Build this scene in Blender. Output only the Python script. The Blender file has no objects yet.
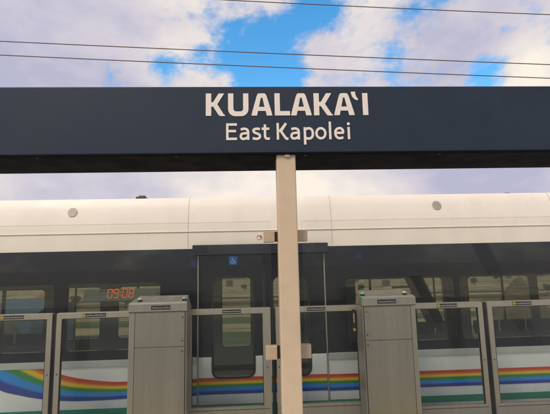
import bpy, bmesh, math, random
from mathutils import Vector, Matrix
random.seed(7)
sc = bpy.context.scene
COL = sc.collection
R = math.radians

# ------------------------------------------------------------------ camera
F = 415.0
CAM = Vector((0, 0, 1.65))
YAW, PITCH, ROLL = 2.8, 8.0, 1.3
Mrot = Matrix.Rotation(R(-YAW), 3, 'Z') @ Matrix.Rotation(R(90 + PITCH), 3, 'X') @ Matrix.Rotation(R(-ROLL), 3, 'Z')
cd = bpy.data.cameras.new('camera'); cam = bpy.data.objects.new('camera', cd); COL.objects.link(cam)
cam.matrix_world = Matrix.Translation(CAM) @ Mrot.to_4x4()
cd.sensor_width = 36; cd.lens = 36 * F / 550; cd.clip_end = 9000; cd.clip_start = 0.05
sc.camera = cam

def ray(px, py):
    return (Mrot @ Vector((px - 275, -(py - 207), -F))).normalized()
def P(px, py, D):
    d = ray(px, py); return CAM + d * ((D - CAM.y) / d.y)
def X(px, D, py=330): return P(px, py, D).x
def Z(py, D, px=275): return P(px, py, D).z

# ------------------------------------------------------------------ materials
def node_mat(name):
    m = bpy.data.materials.new(name); m.use_nodes = True
    nt = m.node_tree; nt.nodes.clear()
    out = nt.nodes.new('ShaderNodeOutputMaterial')
    return m, nt, out
def N(nt, t, **k):
    n = nt.nodes.new(t)
    for a, b in k.items():
        setattr(n, a, b)
    return n
def mat(name, col, rough=0.5, metal=0.0, var=0.08, scale=6.0, bump=0.0, bscale=60.0, coat=0.0, stretch=(1, 1, 1), grime=0.0, spec=0.5):
    m, nt, out = node_mat(name)
    b = N(nt, 'ShaderNodeBsdfPrincipled')
    nt.links.new(b.outputs[0], out.inputs[0])
    tc = N(nt, 'ShaderNodeTexCoord'); mp = N(nt, 'ShaderNodeMapping'); mp.inputs['Scale'].default_value = stretch
    nt.links.new(tc.outputs['Object'], mp.inputs[0])
    nz = N(nt, 'ShaderNodeTexNoise'); nz.inputs['Scale'].default_value = scale; nz.inputs['Detail'].default_value = 6; nz.inputs['Roughness'].default_value = .6
    nt.links.new(mp.outputs[0], nz.inputs['Vector'])
    mr = N(nt, 'ShaderNodeMapRange'); mr.inputs['From Min'].default_value = .3; mr.inputs['From Max'].default_value = .7
    mr.inputs['To Min'].default_value = 1 - var; mr.inputs['To Max'].default_value = 1 + var
    nt.links.new(nz.outputs[0], mr.inputs[0])
    mx = N(nt, 'ShaderNodeMix', data_type='RGBA', blend_type='MULTIPLY'); mx.inputs[0].default_value = 1
    mx.inputs[6].default_value = (*col, 1)
    cmb = N(nt, 'ShaderNodeCombineColor')
    for i in range(3): nt.links.new(mr.outputs[0], cmb.inputs[i])
    nt.links.new(cmb.outputs[0], mx.inputs[7])
    last = mx.outputs[2]
    if grime:
        n2 = N(nt, 'ShaderNodeTexNoise'); n2.inputs['Scale'].default_value = 1.7; n2.inputs['Detail'].default_value = 8; n2.inputs['Roughness'].default_value = .72
        nt.links.new(tc.outputs['Object'], n2.inputs['Vector'])
        m2 = N(nt, 'ShaderNodeMapRange'); m2.inputs['From Min'].default_value = .48; m2.inputs['From Max'].default_value = .75; m2.inputs['To Max'].default_value = grime
        nt.links.new(n2.outputs[0], m2.inputs[0])
        g = N(nt, 'ShaderNodeMix', data_type='RGBA'); g.inputs[7].default_value = (.16, .13, .10, 1)
        nt.links.new(m2.outputs[0], g.inputs[0]); nt.links.new(last, g.inputs[6]); last = g.outputs[2]
    nt.links.new(last, b.inputs['Base Color'])
    r2 = N(nt, 'ShaderNodeMapRange'); r2.inputs['From Min'].default_value = .3; r2.inputs['From Max'].default_value = .7
    r2.inputs['To Min'].default_value = max(0.02, rough * .85); r2.inputs['To Max'].default_value = min(1, rough * 1.15)
    nt.links.new(nz.outputs[0], r2.inputs[0]); nt.links.new(r2.outputs[0], b.inputs['Roughness'])
    b.inputs['Metallic'].default_value = metal
    b.inputs['Coat Weight'].default_value = coat; b.inputs['Coat Roughness'].default_value = .06
    b.inputs['Specular IOR Level'].default_value = spec
    if bump:
        n3 = N(nt, 'ShaderNodeTexNoise'); n3.inputs['Scale'].default_value = bscale; n3.inputs['Detail'].default_value = 3
        nt.links.new(mp.outputs[0], n3.inputs['Vector'])
        bp = N(nt, 'ShaderNodeBump'); bp.inputs['Strength'].default_value = bump; bp.inputs['Distance'].default_value = .01
        nt.links.new(n3.outputs[0], bp.inputs['Height']); nt.links.new(bp.outputs[0], b.inputs['Normal'])
    return m
def glass(name, tint, refl=0.05, haze=0.0, hazecol=(.5, .5, .48), rough=0.0, wob=0.0, smudge=0.02):
    m, nt, out = node_mat(name)
    tr = N(nt, 'ShaderNodeBsdfTransparent'); tr.inputs[0].default_value = (*tint, 1)
    gl = N(nt, 'ShaderNodeBsdfGlossy'); gl.inputs['Roughness'].default_value = rough; gl.inputs[0].default_value = (1, 1, 1, 1)
    fr = N(nt, 'ShaderNodeFresnel'); fr.inputs[0].default_value = 1.45
    mu = N(nt, 'ShaderNodeMath', operation='MULTIPLY'); mu.inputs[1].default_value = refl / .034
    nt.links.new(fr.outputs[0], mu.inputs[0])
    mx = N(nt, 'ShaderNodeMixShader'); nt.links.new(mu.outputs[0], mx.inputs[0])
    nt.links.new(tr.outputs[0], mx.inputs[1]); nt.links.new(gl.outputs[0], mx.inputs[2])
    df = N(nt, 'ShaderNodeBsdfDiffuse'); df.inputs[0].default_value = (*hazecol, 1)
    tc = N(nt, 'ShaderNodeTexCoord')
    nz = N(nt, 'ShaderNodeTexNoise'); nz.inputs['Scale'].default_value = 2.2; nz.inputs['Detail'].default_value = 9; nz.inputs['Roughness'].default_value = .7; nz.inputs['Distortion'].default_value = .6
    nt.links.new(tc.outputs['Object'], nz.inputs['Vector'])
    mr = N(nt, 'ShaderNodeMapRange'); mr.inputs['From Min'].default_value = .45; mr.inputs['From Max'].default_value = .75
    mr.inputs['To Min'].default_value = haze; mr.inputs['To Max'].default_value = haze + smudge
    nt.links.new(nz.outputs[0], mr.inputs[0])
    m2 = N(nt, 'ShaderNodeMixShader'); nt.links.new(mr.outputs[0], m2.inputs[0])
    nt.links.new(mx.outputs[0], m2.inputs[1]); nt.links.new(df.outputs[0], m2.inputs[2])
    if wob:
        n3 = N(nt, 'ShaderNodeTexNoise'); n3.inputs['Scale'].default_value = 1.6; n3.inputs['Detail'].default_value = 2
        nt.links.new(tc.outputs['Object'], n3.inputs['Vector'])
        bp = N(nt, 'ShaderNodeBump'); bp.inputs['Strength'].default_value = wob; bp.inputs['Distance'].default_value = .02
        nt.links.new(n3.outputs[0], bp.inputs['Height']); nt.links.new(bp.outputs[0], gl.inputs['Normal'])
    nt.links.new(m2.outputs[0], out.inputs[0])
    return m
def emis(name, col, s):
    m, nt, out = node_mat(name)
    e = N(nt, 'ShaderNodeEmission'); e.inputs[0].default_value = (*col, 1); e.inputs[1].default_value = s
    nt.links.new(e.outputs[0], out.inputs[0]); return m

M = {}
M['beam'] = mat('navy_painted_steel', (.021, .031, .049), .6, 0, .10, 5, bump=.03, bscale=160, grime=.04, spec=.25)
M['beam_under'] = mat('shaded_beam_steel', (.003, .003, .006), .7, 0, .1, 5, spec=.1)  # near-black tone paints in the shade under the navy beam
M['letter'] = mat('cream_lettering', (.80, .70, .60), .5, 0, .04, 20)
M['post'] = mat('tan_powder_coat', (.60, .45, .30), .45, 0.0, .05, 9, bump=.12, bscale=420, grime=.12)
M['clamp'] = mat('bronze_clamp_metal', (.52, .385, .25), .4, .3, .10, 40, bump=.1, bscale=200)
M['rubber'] = mat('black_rubber', (.012, .012, .014), .6)
M['screen'] = glass('windscreen_glass', (.975, .985, .97), .007, .004, (.5, .52, .5), smudge=.007)
M['glass_edge'] = mat('glass_edge', (.12, .15, .14), .25)
M['steel'] = mat('brushed_stainless', (.41, .37, .30), .38, .5, .08, 14, stretch=(1, 1, .06), bump=.05, bscale=300, grime=.12)
M['steel2'] = mat('stainless_door_panel', (.37, .33, .262), .36, .55, .10, 10, stretch=(1, 1, .05), bump=.05, bscale=300, grime=.10)
M['dark_metal'] = mat('dark_metal', (.02, .02, .022), .4, .3)
M['gate_glass'] = glass('gate_glass', (.96, .97, .96), .007, .004, (.32, .34, .32), wob=.03, smudge=.015)
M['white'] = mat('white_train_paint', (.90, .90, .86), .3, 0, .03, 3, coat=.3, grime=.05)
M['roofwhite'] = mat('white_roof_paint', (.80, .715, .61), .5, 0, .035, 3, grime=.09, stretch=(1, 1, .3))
M['black'] = mat('black_glossy_band', (.008, .008, .014), .22, 0, .2, 4, grime=.03, spec=.45)
M['header'] = mat('black_satin_header', (.016, .016, .022), .3, 0, .2, 6)
M['trim'] = mat('light_grey_trim', (.55, .57, .54), .35, .2)
M['train_glass'] = glass('train_window_glass', (.62, .62, .56), .045, .075, (.2, .2, .2), wob=.05, smudge=.02)  # diffuse haze paints in a pale veil of interior light and reflections
M['far_glass'] = glass('far_window_glass', (.93, .92, .86), .03, .01, (.2, .2, .2), smudge=.02)
M['green'] = mat('green_stripe', (.01, .29, .19), .35, 0, .05)
M['seam'] = mat('seam_shadow_gap', (.46, .39, .31), .7)
M['vent'] = mat('grey_vent', (.70, .63, .55), .5, .3)
M['inside'] = mat('interior_panel_grey', (.55, .54, .50), .5, 0, .05)
M['floor_int'] = mat('interior_floor', (.12, .12, .13), .5, 0, .2, 30)
M['seat'] = mat('blue_seat_plastic', (.04, .13, .30), .4)
M['pole'] = mat('yellow_pole', (.62, .42, .05), .3, .1)
M['display'] = emis('grey_display_panel', (.82, .88, .80), .2)  # glow added so the panel reads pale inside the unlit car
M['led'] = emis('orange_led', (1.0, .17, .02), 1.6)
M['led_green'] = emis('green_beacon_glow', (.10, .75, .25), .9)
M['beacon'] = mat('beacon_dome', (.62, .68, .30), .2, 0, .05, coat=.4)
M['beacon_g'] = mat('beacon_dome_green', (.22, .62, .38), .2, 0, .05, coat=.4)
M['beacon_base'] = mat('beacon_base', (.02, .045, .025), .3)
M['sticker'] = mat('black_sticker', (.015, .015, .016), .4)
M['marks'] = mat('white_print', (.35, .35, .33), .5)
M['yellow'] = mat('yellow_print', (.50, .32, .03), .5)
M['blue'] = mat('blue_access_sign', (.02, .26, .78), .35)
M['blue_dim'] = mat('dull_blue_sticker', (.005, .014, .045), .3)
M['blue_dim2'] = mat('dull_blue_print', (.02, .04, .09), .3)
M['whitep'] = mat('white_pictogram', (.8, .8, .8), .5)
M['red'] = mat('red_lamp', (.7, .06, .04), .3)
M['platform'] = mat('platform_paving', (.48, .47, .45), .8, 0, .15, 3, bump=.2, bscale=150)
M['concrete'] = mat('concrete', (.34, .32, .29), .85, 0, .15, 2, bump=.2, bscale=80, grime=.3)
M['tactile'] = mat('yellow_tactile', (.60, .42, .06), .7, 0, .1, 8)
M['cable'] = mat('brown_black_cable', (.13, .075, .04), .6)
M['canopy'] = mat('canopy_panel', (.045, .048, .055), .5, 0, .1)
M['rail'] = mat('rail_steel', (.18, .13, .10), .4, .8)

def rainbow_mat():
    m, nt, out = node_mat('rainbow_print')
    b = N(nt, 'ShaderNodeBsdfPrincipled'); b.inputs['Roughness'].default_value = .32; b.inputs['Coat Weight'].default_value = .3
    uv = N(nt, 'ShaderNodeUVMap'); uv.uv_map = 'UVMap'
    sp = N(nt, 'ShaderNodeSeparateXYZ'); nt.links.new(uv.outputs[0], sp.inputs[0])
    cr = N(nt, 'ShaderNodeValToRGB'); e = cr.color_ramp.elements
    red, ora, yel, gre, blu, nav = (.68, .055, .02, 1), (.85, .22, .01, 1), (.90, .60, .02, 1), (.02, .28, .05, 1), (.01, .28, .80, 1), (.015, .05, .36, 1)
    stops = [(0, red), (.13, red), (.22, ora), (.28, yel), (.37, yel), (.44, gre), (.56, gre), (.62, blu), (.77, blu), (.84, nav), (1, nav)]
    e[0].position = 0; e[0].color = red; e[1].position = 1; e[1].color = nav
    for p, c in stops[1:-1]:
        k = cr.color_ramp.elements.new(p); k.color = c
    nt.links.new(sp.outputs[1], cr.inputs[0]); nt.links.new(cr.outputs[0], b.inputs['Base Color'])
    nt.links.new(b.outputs[0], out.inputs[0]); return m
M['rainbow'] = rainbow_mat()

# ------------------------------------------------------------------ object helpers
def tag(o, label=None, cat=None, group=None, kind=None):
    if label: o['label'] = label
    if cat: o['category'] = cat
    if group: o['group'] = group
    if kind: o['kind'] = kind
    return o
def thing(name, loc, label, cat, group=None):
    o = bpy.data.objects.new(name, None); COL.objects.link(o); o.location = loc; o.empty_display_size = .1
    return tag(o, label, cat, group)
def link(name, me, mats, parent=None, smooth=False):
    o = bpy.data.objects.new(name, me); COL.objects.link(o)
    if not isinstance(mats, (list, tuple)): mats = [mats]
    for k in mats: me.materials.append(M[k] if isinstance(k, str) else k)
    if smooth:
        for p in me.polygons: p.use_smooth = True
    if parent is not None:
        o.parent = parent
        root = parent
        off = Vector((0, 0, 0))
        while root is not None: off += root.location; root = root.parent
        o.location = -off          # mesh data stay in world coordinates
    return o
class MB:
    def __init__(s): s.bm = bmesh.new()
    def box(s, x0, x1, y0, y1, z0, z1, bev=0, seg=1, mi=0):
        r = bmesh.ops.create_cube(s.bm, size=1)
        vs = r['verts']
        for v in vs:
            v.co = Vector(((x0 + x1) / 2 + v.co.x * (x1 - x0), (y0 + y1) / 2 + v.co.y * (y1 - y0), (z0 + z1) / 2 + v.co.z * (z1 - z0)))
        fs = set(f for v in vs for f in v.link_faces)
        for f in fs: f.material_index = mi
        if bev:
            es = list(set(e for v in vs for e in v.link_edges))
            bmesh.ops.bevel(s.bm, geom=es, offset=bev, segments=seg, profile=.5, affect='EDGES', clamp_overlap=True)
        return s
    def tube(s, pts, r, n=8):
        pts = [Vector(p) for p in pts]; rings = []
        for i, p in enumerate(pts):
            t = (pts[min(i + 1, len(pts) - 1)] - pts[max(i - 1, 0)]).normalized()
            a = t.cross(Vector((0, 0, 1)));
            if a.length < .05: a = t.cross(Vector((0, 1, 0)))
            a.normalize(); b = t.cross(a)
            rings.append([s.bm.verts.new(p + (a * math.cos(2 * math.pi * k / n) + b * math.sin(2 * math.pi * k / n)) * (r if not isinstance(r, (list, tuple)) else r[i])) for k in range(n)])
        for i in range(len(rings) - 1):
            for k in range(n):
                s.bm.faces.new((rings[i][k], rings[i][(k + 1) % n], rings[i + 1][(k + 1) % n], rings[i + 1][k]))
        s.bm.faces.new(rings[0]); s.bm.faces.new(rings[-1][::-1]); return s
    def prism(s, pts, axis, a, b):
        # pts: 2D profile; axis 'X': pts are (y,z); axis 'Y': pts are (x,z)
        def mk(p, t): return (t, p[0], p[1]) if axis == 'X' else (p[0], t, p[1])
        A = [s.bm.verts.new(mk(p, a)) for p in pts]; B = [s.bm.verts.new(mk(p, b)) for p in pts]
        s.bm.faces.new(A); s.bm.faces.new(B[::-1])
        n = len(pts)
        for i in range(n): s.bm.faces.new((A[i], B[i], B[(i + 1) % n], A[(i + 1) % n]))
        return s
    def build(s, name, mats, parent=None, smooth=False, bev=0):
        if bev: bmesh.ops.bevel(s.bm, geom=list(s.bm.edges), offset=bev, segments=2, profile=.5, affect='EDGES', clamp_overlap=True)
        bmesh.ops.recalc_face_normals(s.bm, faces=s.bm.faces)
        me = bpy.data.meshes.new(name); s.bm.to_mesh(me); s.bm.free()
        return link(name, me, mats, parent, smooth)
def rrect(x0, x1, z0, z1, r, n=6):
    if r <= 0: return [(x0, z0), (x1, z0), (x1, z1), (x0, z1)]
    p = []
    for cx, cz, a in ((x1 - r, z0 + r, -90), (x1 - r, z1 - r, 0), (x0 + r, z1 - r, 90), (x0 + r, z0 + r, 180)):
        for k in range(n + 1):
            t = R(a + 90 * k / n); p.append((cx + r * math.cos(t), cz + r * math.sin(t)))
    return p
def plate(name, loops, y0, y1, mats, parent=None, bevel=0.0):
    """loops of (x,z): first outer, rest holes; extruded from y0 (front) to y1"""
    cu = bpy.data.curves.new('tmp', 'CURVE'); cu.dimensions = '2D'; cu.fill_mode = 'BOTH'
    cu.extrude = abs(y1 - y0) / 2 - bevel; cu.bevel_depth = bevel; cu.bevel_resolution = 1; cu.offset = -bevel
    for lp in loops:
        sp = cu.splines.new('POLY'); sp.points.add(len(lp) - 1); sp.use_cyclic_u = True
        for i, (x, z) in enumerate(lp): sp.points[i].co = (x, z, 0, 1)
    o = bpy.data.objects.new('tmp', cu); COL.objects.link(o)
    dg = bpy.context.evaluated_depsgraph_get()
    me = bpy.data.meshes.new_from_object(o.evaluated_get(dg))
    bpy.data.objects.remove(o); bpy.data.curves.remove(cu)
    ym = (y0 + y1) / 2
    for v in me.vertices: v.co = Vector((v.co.x, ym - v.co.z, v.co.y))
    me.name = name; me.materials.clear()
    bm = bmesh.new(); bm.from_mesh(me); bmesh.ops.remove_doubles(bm, verts=bm.verts, dist=1e-5)
    bmesh.ops.recalc_face_normals(bm, faces=bm.faces); bm.to_mesh(me); bm.free()
    for p in me.polygons: p.use_smooth = False; p.material_index = 0
    return link(name, me, mats, parent)
def box(name, x0, x1, y0, y1, z0, z1, m, parent=None, bev=0, seg=1):
    return MB().box(x0, x1, y0, y1, z0, z1, bev, seg).build(name, m, parent)

# planes of the place
YS = 2.80      # sign face and post face
YGL = 2.93     # glass windscreen
YB = 4.30      # front of gate enclosures
YG = 4.60      # gate leaves
YT = 4.95      # train side
YF = 7.40      # far side of train
ZG = -10.0     # ground below the viaduct

# ------------------------------------------------------------------ sign beam
zb, zt = Z(152.9, YS), Z(86.4, YS)
sign = thing('station_sign', (0, YS, zb), 'long dark navy station name sign beam reading KUALAKAʻI East Kapolei across the top', 'sign')
XL, XR = -4.2, 4.4
box('housing', XL, XR, YS, 3.335, zb, zt, 'beam', sign, .006, 2)
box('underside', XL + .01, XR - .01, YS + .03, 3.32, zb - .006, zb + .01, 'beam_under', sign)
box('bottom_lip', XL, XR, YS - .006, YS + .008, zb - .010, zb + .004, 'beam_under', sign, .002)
for px in (36, 176, 306, 441):
    x = X(px, YS, 155); box('fixing_bolt', x - .010, x + .010, YS + .012, YS + .03, zb - .016, zb - .004, 'dark_metal', sign, .003)

def lx(px): return px
def loop_px(pts):
    return [(P(a, b, YS).x, P(a, b, YS).z) for a, b in pts]
def letter(polys, name='letter'):
    lps = [loop_px(p) for p in polys]
    o = plate(name, lps, YS - .006, YS + .002, 'letter', sign)
    return o
# baseline follows the real horizontal of the beam: build glyphs in metres
ppm = 1.0 / (P(276, 120, YS).x - P(275, 120, YS).x)
SX = 1.0 / ppm
x_ref = P(275, 105, YS).x
z_cap_b = P(275, 115.6, YS).z
SZ = (P(275, 93.5, YS).z - z_cap_b) / 22.1
depth_n = [0]
def glyph(polys, ox, zbase, sx=SX, sz=SZ, yext=.003):
    depth_n[0] += 1
    d = yext + .0002 * (depth_n[0] % 5)
    lps = [[(x_ref + (ox + a - 275) * sx, zbase + b * sz) for a, b in p] for p in polys]
    return plate('letter', lps, YS - d, YS + .002, 'letter', sign, .0)
H = 22.1
def arc(cx, cy, rx, ry, a0, a1, n=10):
    return [(cx + rx * math.cos(R(a0 + (a1 - a0) * k / n)), cy + ry * math.sin(R(a0 + (a1 - a0) * k / n))) for k in range(n + 1)]
def gK(ox): glyph([[(0, 0), (5.4, 0), (5.4, 9.1), (7.2, 9.1), (12.4, 1.2), (13.6, 0), (15.2, -.25), (19.0, -.25), (19.0, .6), (17.6, 1.6), (11.4, 11.4), (18.3, H), (12.7, H), (7.2, 13.4), (5.4, 13.4), (5.4, H), (0, H)]], ox, z_cap_b)
def gU(ox):
    outer = [(20.3, H), (15.0, H), (15.0, 7.0)] + arc(12.0, 6.9, 3.0, 2.7, 0, -90, 5)[1:] + arc(8.3, 6.9, 3.0, 2.7, 270, 180, 5) + [(5.3, H), (0, H), (0, 7)] + arc(7.2, 6.7, 7.2, 7.2, 180, 265, 7) + arc(13.1, 6.7, 7.2, 7.2, 275, 360, 7)
    glyph([outer], ox, z_cap_b)
def gA(ox):
    w = 20.8
    glyph([[(0, 0), (5.5, 0), (6.6, 4.6), (w - 6.6, 4.6), (w - 5.5, 0), (w, 0), (w - .9, 4.0), (w - 5.5, H - 2.4)] + [(w - 6.6, H - .5), (w - 7.6, H), (7.6, H), (6.6, H - .5), (5.5, H - 2.4), (.9, 4.0)],
           [(7.6, 8.6), (9.6, H - 4.4), (w - 9.6, H - 4.4), (w - 7.6, 8.6)]], ox, z_cap_b)
def gL(ox): glyph([[(0, 0), (15.3, 0), (15.3, 4.3), (5.3, 4.3), (5.3, H), (0, H)]], ox, z_cap_b)
gK(206.0); gU(228.1); gA(251.3); gL(274.6); gA(290.9); gK(314.1); gA(334.5)
glyph([[(0, 0), (5.4, 0), (5.4, H), (0, H)]], 363.9, z_cap_b)
glyph([[(0.2, H - .3), (0, H + 1.4), (4.3, H + 1.6), (4.6, H - 1.5), (5.6, H - 4.0), (7.3, H - 6.2), (6.4, H - 7.3), (3.2, H - 6.0), (1.2, H - 3.6)]], 352.4, z_cap_b)

# second line, drawn with constant-width strokes
zb2 = P(275, 139.8, YS).z
def cr(pts, n=7):
    out = []
    for i in range(len(pts) - 1):
        p0 = pts[max(i - 1, 0)]; p1 = pts[i]; p2 = pts[i + 1]; p3 = pts[min(i + 2, len(pts) - 1)]
        for k in range(n):
            t = k / n
            out.append(tuple(.5 * ((2 * p1[j]) + (-p0[j] + p2[j]) * t + (2 * p0[j] - 5 * p1[j] + 4 * p2[j] - p3[j]) * t * t + (-p0[j] + 3 * p1[j] - 3 * p2[j] + p3[j]) * t ** 3) for j in (0, 1)))
    out.append(pts[-1]); return out
def stroke(pts, ox, w=2.35, closed=False):
    pts = [Vector(p) for p in pts]; L, Rr = [], []
    n = len(pts)
    for i in range(n):
        if closed: a, b = pts[(i - 1) % n], pts[(i + 1) % n]
        else: a, b = pts[max(i - 1, 0)], pts[min(i + 1, n - 1)]
        t = (b - a).normalized(); nn = Vector((-t.y, t.x))
        k = 1.0
        if (closed or 0 < i < n - 1):
            t1 = (pts[i] - a).normalized() if (pts[i] - a).length > 1e-6 else t
            c = max(.5, t.dot(t1)); k = 1 / c
        L.append(tuple(pts[i] + nn * w / 2 * k)); Rr.append(tuple(pts[i] - nn * w / 2 * k))
    if closed: return [L, Rr]
    return [L + Rr[::-1]]
def strokes(ox, lst, w=2.35):
    for s in lst:
        closed = s[0] == 'O'
        glyph(stroke(s[1], ox, w, closed), ox, zb2)
CH = 16.3; XH = 12.0; h = 1.17
strokes(226.0, [('', [(h, 0), (h, CH)]), ('', [(h, h), (10.7, h)]), ('', [(h, 8.7), (9.8, 8.7)]), ('', [(h, CH - h), (10.7, CH - h)])])
def la(ox): strokes(ox, [('', cr([(1.3, 10.2), (4.6, 10.9), (7.6, 10.0), (8.6, 7.6), (8.6, 4), (8.6, 0)])), ('', cr([(8.6, 6.7), (5.0, 6.5), (2.2, 5.7), (1.3, 3.5), (2.2, 1.5), (4.4, 1.05), (6.8, 1.8), (8.6, 3.2)]))])
la(239.1)
strokes(251.3, [('', cr([(8.1, 10.4), (5.0, 10.9), (2.4, 10.2), (1.7, 8.7), (2.8, 7.2), (5.2, 6.2), (7.5, 5.0), (8.0, 3.1), (6.8, 1.5), (4.2, 1.0), (.8, 1.7)]))])
strokes(261.2, [('', cr([(3.2, 15.0), (3.2, 11), (3.2, 6), (3.4, 2.6), (5.0, 1.1), (7.9, 1.3)])), ('', [(0, 10.8), (7.6, 10.8)])])
strokes(276.0, [('', [(h, 0), (h, CH)]), ('', [(2.0, 8.6), (4.0, 8.6), (9.6, CH - .2)]), ('', cr([(3.9, 8.8), (8.6, 2.1), (9.8, 1.0), (11.6, .9)]))])
la(289.4)
strokes(303.0, [('', [(h, -5.0), (h, XH)]), ('', cr([(h, 9.4), (3.8, 10.8), (6.6, 10.7), (8.6, 8.8), (9.1, 6.0), (8.6, 3.0), (6.4, 1.1), (3.6, 1.0), (h, 2.0)]))])
el = [(5.6 + 4.5 * math.cos(t * math.pi / 14), 6.0 + 4.95 * math.sin(t * math.pi / 14)) for t in range(28)]
strokes(314.6, [('O', el)])
strokes(328.4, [('', [(h, 0), (h, 17.4)])])
strokes(333.6, [('', [(1.4, 6.3), (9.6, 6.3)]), ('', cr([(9.1, 6.3), (8.7, 9.0), (6.6, 10.8), (4.0, 10.6), (1.7, 8.8), (1.2, 6.0), (1.9, 2.9), (4.3, 1.1), (6.8, 1.1), (9.0, 1.9)]))])
strokes(347.2, [('', [(h, 0), (h, XH)])])
glyph([arc(h, 15.2, 1.5, 1.5, 0, 345, 23)], 347.2, zb2)

# ------------------------------------------------------------------ post with clamps
xp0, xp1 = X(279.6, YS, 285), X(299.6, YS, 285)
post = thing('sign_post', ((xp0 + xp1) / 2, YS + .08, 0), 'tan square steel post in the middle holding up the navy sign', 'post')
box('shaft', xp0, xp1, YS + .012, YS + .012 + .15, 0.02, zb - .008, 'post', post, .008, 3)
box('base_plate', xp0 - .06, xp1 + .06, YS - .04, YS + .22, 0, .02, 'post', post, .004)
xm = (xp0 + xp1) / 2
box('top_fixing', xm - .012, xm + .026, YS + .000, YS + .012, zb - .030, zb - .010, 'clamp', post, .004, 2)
xgl = X(271.8, YGL, 285); xgr = X(303.6, YGL, 285)
for (ya, yb_) in ((231.5, 242.3), (345.3, 358.8)):
    z1, z0 = Z(ya, YGL), Z(yb_, YGL)
    c = box('glass_clamp', X(264.4, YGL, 285), X(275.6, YGL, 285), YGL - .034, YGL + .03, z0, z1, 'clamp', post, .004, 2)
    g = box('gasket', X(275.6, YGL, 285), xp0 + .002, YGL - .02, YGL + .02, z0 + .004, z1 - .004, 'rubber', c)
    c = box('glass_clamp', xp1 + .002, X(308.6, YGL, 285), YGL - .034, YGL + .03, z0 + .002, z1 + .002, 'clamp', post, .004, 2)

zgt = Z(221.5, YGL)
def screen(name, x0, x1, label):
    o = thing(name, ((x0 + x1) / 2, YGL, .06), label, 'glass screen')
    m = MB().box(x0, x1, YGL - .006, YGL + .006, .06, zgt)
    for f in m.bm.faces:
        f.material_index = 0 if abs(f.normal.y) > .5 else 1
    m.bm.normal_update()
    for f in m.bm.faces:
        f.material_index = 0 if abs(f.normal.y) > .5 else 1
    m.build('pane', ['screen', 'glass_edge'], o)
    box('floor_channel', x0, x1, YGL - .03, YGL + .03, 0, .075, 'clamp', o, .003)
screen('glass_windscreen', -2.35, xgl, 'clear glass windscreen panel clamped to the left side of the tan post')
screen('glass_windscreen', xgr, 2.75, 'clear glass windscreen panel clamped to the right side of the tan post')

# ------------------------------------------------------------------ platform gates
def sticker(parent, xa, xb, y, yfront, zc, hgt, yel=False, seed=1):
    rnd = random.Random(seed)
    s = box('label_plate', xa, xb, yfront - .003, yfront + .001, zc - hgt / 2, zc + hgt / 2, 'sticker', parent)
    m = MB(); x = xa + hgt * (1.0 if yel else .25)
    while x < xb - hgt * .25:
        w = rnd.uniform(.006, .012)
        m.box(x, min(x + w, xb - .003), yfront - .0045, yfront - .003, zc - hgt * .22, zc + hgt * .22 * rnd.uniform(.3, 1)); x += w + .005
    m.build('print', 'marks', s)
    if yel:
        box('yellow_square', xa + hgt * .1, xa + hgt * .85, yfront - .0052, yfront - .003, zc - hgt * .38, zc + hgt * .38, 'yellow', s)
ZGT = Z(307.0, YG, 275)          # top of the gate leaves
RH = 5.4 / 90
def gate(x0, x1, label, name='platform_screen_panel', stl=.054, str_=.054, stick=None, yel=True, zt=ZGT, group='platform screen gates', seed=1):
    g = thing(name, ((x0 + x1) / 2, YG, 0), label, 'platform gate', group)
    zbm = Z(404.5 if name.startswith('sliding') else 411.5, YG, 275)
    plate('frame', [rrect(x0, x1, .01, zt, .012, 3), [(x0 + stl, zbm), (x1 - str_, zbm), (x1 - str_, zt - RH), (x0 + stl, zt - RH)]], YG - .03, YG + .02, 'steel', g, .003)
    box('glass_pane', x0 + stl - .004, x1 - str_ + .004, YG - .006, YG + .006, zbm - .004, zt - RH + .004, 'gate_glass', g)
    m = MB()
    m.box(x0 + stl, x0 + stl + .006, YG - .026, YG - .006, zbm, zt - RH); m.box(x1 - str_ - .006, x1 - str_, YG - .026, YG - .006, zbm, zt - RH)
    m.box(x0 + stl + .006, x1 - str_ - .006, YG - .026, YG - .006, zt - RH - .006, zt - RH)
    m.build('glazing_gasket', 'rubber', g)
    box('bottom_seam', x0 + .02, x1 - .02, YG - .0325, YG - .029, zbm - .030, zbm - .026, 'dark_metal', g)
    for sx in (x0 + stl * .5, x1 - str_ * .5):
        box('screw', sx - .006, sx + .006, YG - .034, YG - .029, .58, .592, 'dark_metal', g, .002)
    if stick:
        sticker(g, X(stick[0], YG, 308), X(stick[1], YG, 308), 0, YG - .03, zt - RH * .5, .036, yel, seed)
    return g
g1 = (X(51.6, YG, 360), X(55.9, YG, 360)); g2 = (X(485.8, YG, 360), X(490.6, YG, 360))
bx1 = (X(127.0, YB, 360), X(187.0, YB, 360)); bx2 = (X(364.5, YB, 360), X(419.7, YB, 360))
gate(-3.75, g1[0], 'leftmost framed glass platform gate at the left edge of the photo', stick=(3, 26), seed=3)
gate(g1[1], bx1[0] + .06, 'fixed glass gate panel left of the left steel cabinet, under the orange clock', stick=(84, 107), seed=4, str_=.05)
gate(bx1[1] - .05, X(271.3, YG, 360), 'sliding glass platform gate between the left steel cabinet and the tan post', 'sliding_platform_gate', stick=(222.5, 241), yel=False, seed=5, str_=.085)
gate(X(276.5, YG, 360), bx2[0] + .06, 'sliding glass platform gate between the tan post and the right steel cabinet', 'sliding_platform_gate', stick=(306.5, 325), yel=False, seed=6)
gate(bx2[1] - .05, g2[0], 'fixed glass gate panel just right of the right steel cabinet', stick=(436, 456), seed=7)
gate(g2[1], 4.1, 'rightmost framed glass platform gate at the right edge of the photo', stick=(511, 530), seed=8)
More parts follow.
